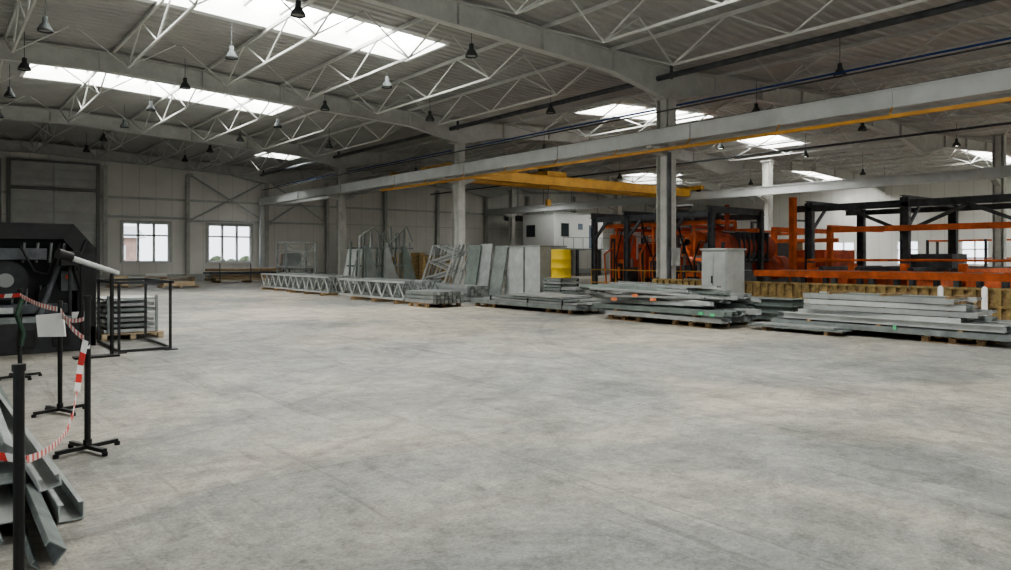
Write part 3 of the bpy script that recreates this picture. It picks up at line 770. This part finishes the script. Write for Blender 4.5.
def stanchion(x,y,h,base='cross',r=.028,lean=(0,0)):
    b=B('barrier_stanchion')
    b.tube((x,y,.03),(x+lean[0],y+lean[1],h),r,'black',14)
    b.tube((x+lean[0],y+lean[1],h),(x+lean[0],y+lean[1],h+.03),r*1.25,'black',14)
    if base=='cross':
        for a in (.35,.35+math.pi/2):
            dx,dy=math.cos(a)*.25,math.sin(a)*.25
            b.bar((x-dx,y-dy,.04),(x+dx,y+dy,.04),.035,.03,'black')
            for s in (-1,1): b.tube((x+s*dx,y+s*dy,0),(x+s*dx,y+s*dy,.03),.022,'rubber',10)
        b.tube((x,y,.03),(x,y,.1),r*1.4,'black',14)
    else:
        b.lathe((x,y,0),[(0,0),(.2,0),(.2,.015),(.05,.04),(0,.04)],'black',24)
    return b
stanchion(1.06,6.84,1.25,r=.024).done()
stanchion(1.10,8.7,1.12,r=.022).done()
stanchion(.33,3.84,1.1,'disc',.022).done()
b=stanchion(1.0,11.5,1.15,r=.026); b.path([(1.03,11.4,1.1),(.95,11.35,.85),(1.03,11.38,.6),(1.0,11.36,.45)],.03,'dgreen'); b.done()
b=B('paper_notice'); b.hexa([(.90,8.62,.80),(1.12,8.50,.80),(1.13,8.51,.80),(.91,8.63,.80),(.88,8.62,1.02),(1.10,8.50,1.04),(1.11,8.51,1.04),(.89,8.63,1.02)],'paper'); b.done()

def tape(name,pts,w=.07):
    b=B(name); segs=[]
    for p,q in zip(pts[:-1],pts[1:]):
        p=V(p);q=V(q); n_=max(1,int((q-p).length/.08))
        for i in range(n_): segs.append((p+(q-p)*i/n_,p+(q-p)*(i+1)/n_))
    for i,(p,q) in enumerate(segs):
        d=(q-p).normalized(); side=d.cross(V((.35,.9,.0))).normalized() if abs(d.z)>.6 else V((0,0,1))
        side=side+d*.35
        tw=side*w/2; nrm=d.cross(side).normalized()*.0015
        b.hexa([p-tw-nrm,q-tw-nrm,q-tw+nrm,p-tw+nrm,p+tw-nrm,q+tw-nrm,q+tw+nrm,p+tw+nrm],'tape_r' if i%2 else 'tape_w')
    b.done()
def sag(p,q,s,n=10):
    p=V(p);q=V(q); return [tuple(p+(q-p)*i/n-V((0,0,s*4*(i/n)*(1-i/n)))) for i in range(n+1)]
tape('barrier_tape',sag((-.6,13.,1.15),(1.0,11.46,1.1),.05)+sag((1.0,11.46,1.1),(1.1,8.74,1.06),.03)[1:],.05)
tape('barrier_tape',sag((1.1,8.66,1.06),(1.06,6.88,.92),.05,8)+[(1.05,6.8,.85)],.045)
tape('barrier_tape',sag((1.1,8.66,1.0),(1.06,6.88,1.1),.04,8),.035)
tape('barrier_tape',[(1.04,6.8,.92),(1.0,6.78,.72),(.95,6.6,.54),(.88,6.3,.42),(.80,6.0,.36)],.045)
tape('barrier_tape',sag((.80,6.0,.36),(.36,3.86,.70),.03,8)+[(.15,4.0,.74),(-.2,4.2,.76)],.035)

# foreground heap of channels (lying along the hall)
b=B('steel_channel_heap'); rd=random.Random(2)
ks=('heap1','heap2','galv3','green_grey','heap2','heap1')
for i,(x,y0_,y1_,z) in enumerate(((.66,4.85,10.6,.06),(.52,4.5,10.2,.05),(.38,4.85,10.8,.06),(.24,4.5,10.3,.05),(.09,5.1,10.7,.06),(-.06,4.8,10.1,.06),(-.2,4.7,10.6,.06),(-.34,4.9,10.4,.06),(-.48,4.8,10.5,.06),
   (.58,5.6,10.6,.17),(.43,5.1,10.3,.17),(.28,5.7,10.8,.17),(.13,5.3,10.5,.17),(-.05,5.4,10.6,.17),(-.2,5.4,10.6,.17),(-.35,5.3,10.3,.17),
   (.46,6.2,10.6,.28),(.30,5.9,10.8,.29),(.14,6.5,10.5,.28),(-.03,6.,10.5,.29),(-.22,6.2,10.5,.28),
   (.34,6.9,10.7,.40),(.18,6.6,10.6,.41),(0.,7.1,10.5,.40),(.24,7.3,10.6,.52),(.06,7.5,10.7,.53),(.14,7.9,10.6,.64))):
    a=rd.uniform(-.09,.09)
    b.chan((x+a*.5,y0_+rd.uniform(-.15,.25),z),(x-a,y1_,z+rd.uniform(0,.04)),.13,.10,ks[i%6],.006,rd.choice((0,0,.25,-.3,math.pi,math.pi/2,.9)))
b.chan((.58,5.0,.28),(.2,9.6,.80),.11,.07,'galv3',.006,.2); b.chan((-.1,5.2,.3),(.45,9.4,.72),.11,.07,'heap2',.006,-.3)
b.chan((.15,4.8,.22),(0,9.6,.84),.1,.07,'heap1',.006,.5); b.chan((.4,5.6,.36),(.35,10.,.82),.1,.07,'heap1',.006,.9)
for p,q in (((.45,5.6,.34),(.05,6.6,.42)),((-.1,6.4,.4),(.5,7.3,.42)),((.0,5.0,.22),(.4,5.9,.27))): b.bar(p,q,.06,.008,'galv3')
b.done()

b=B('timber_stack')
rd=random.Random(8)
for j in range(4):
    for i in range(8):
        x0_=14.2-rd.uniform(0,.5); b.box(x0_,x0_+4.4+rd.uniform(-.4,.2),46.2+i*.2,46.36+i*.2,.12+j*.2,.12+j*.2+.14,rd.choice(('wood','wood_pale','dgrey','wood','galv2')))
for x in (14.3,16.2,18.1):
    b.box(x,x+.12,46.2,47.8,0,.12,'wood')
    b.bar((x,46.1,0),(x,46.1,1.2),.05,.05,'dgrey')
b.done()
b=B('pallet_stack')
for j in range(3): pallet(b,9.6,12.9,46.3,47.5,j*.14,'wood_pale')
b.tube((10.2,46.6,.52),(11.4,46.8,.52),.1,'white',12); b.done()
b=B('pallet_of_boxes'); pallet(b,7.6,9.2,42,43.4,0,'wood_pale'); b.box(7.7,8.4,42.1,43.2,.13,.6,'wood_pale'); b.box(8.45,9.1,42.2,43.1,.13,.5,'galv2'); b.done()
b=B('pallet_of_boxes'); pallet(b,9.6,11.4,40.2,41.3,0,'wood_pale'); b.box(9.7,11.2,40.3,41.2,.13,.32,'wood_pale'); b.done()
b=B('welding_bench'); b.box(16.8,18.4,41.5,42.6,.85,.95,'galv2')
for x in (16.9,18.3):
    for y in (41.6,42.5): b.box(x-.04,x+.04,y-.04,y+.04,0,.85,'dgrey')
b.box(17.3,17.9,41.8,42.2,.95,1.4,'duct'); b.done()
b=B('white_panel_stack')
for i in range(4): b.hexa([(17.+i*.08,33.5,0),(17.04+i*.08,33.5,0),(17.04+i*.08,35.1,0),(17.+i*.08,35.1,0),(17.5+i*.08,33.5,2.1),(17.54+i*.08,33.5,2.1),(17.54+i*.08,35.1,2.1),(17.5+i*.08,35.1,2.1)],'galv3')
b.done()
b=B('fire_extinguisher_cabinet'); b.box(20.5,21.0,Y1-.32,Y1-.08,1.0,1.8,'red'); b.box(20.45,21.05,Y1-.1,Y1-.07,.95,1.85,'white'); b.done()

b=B('outside_ground'); b.box(-60,140,52.5,160,-.4,-.2,'grass'); b.box(62.6,140,-60,52.4,-.4,-.2,'grass'); b.done()
b=B('neighbour_building'); b.box(-10,23,110,120,-.2,4.2,'brick'); b.prismX([(109,4.2),(121,4.2),(115,6)],-11,24,'panelgrey')
for x in range(-8,22,4): b.box(x,x+1.6,109.9,110,1.2,3.2,'white')
b.done()
b=B('hedge'); rd=random.Random(6)
for i in range(16):
    x=27+i*2.; r=rd.uniform(1.0,1.5)
    b.lathe((x,95+rd.uniform(-1,1),-.2),[(0,0),(r*.8,.1),(r,r*.6),(r*.85,r*1.1),(r*.4,r*1.5),(0,r*1.6)],'foliage',12)
b.done()

w=bpy.data.worlds.new('overcast_sky'); scene.world=w; w.use_nodes=True
bg=w.node_tree.nodes['Background']; bg.inputs[0].default_value=(.86,.92,1,1); bg.inputs[1].default_value=2.6

cam=bpy.data.cameras.new('camera'); co=bpy.data.objects.new('camera',cam); scene.collection.objects.link(co)
co.location=(0,0,1.6); co.rotation_euler=(math.pi/2,0,-math.radians(38.6))
cam.sensor_width=36; cam.lens=730/1011*36; cam.shift_y=-28/1011
cam.clip_end=400; cam.clip_start=.05
scene.camera=co
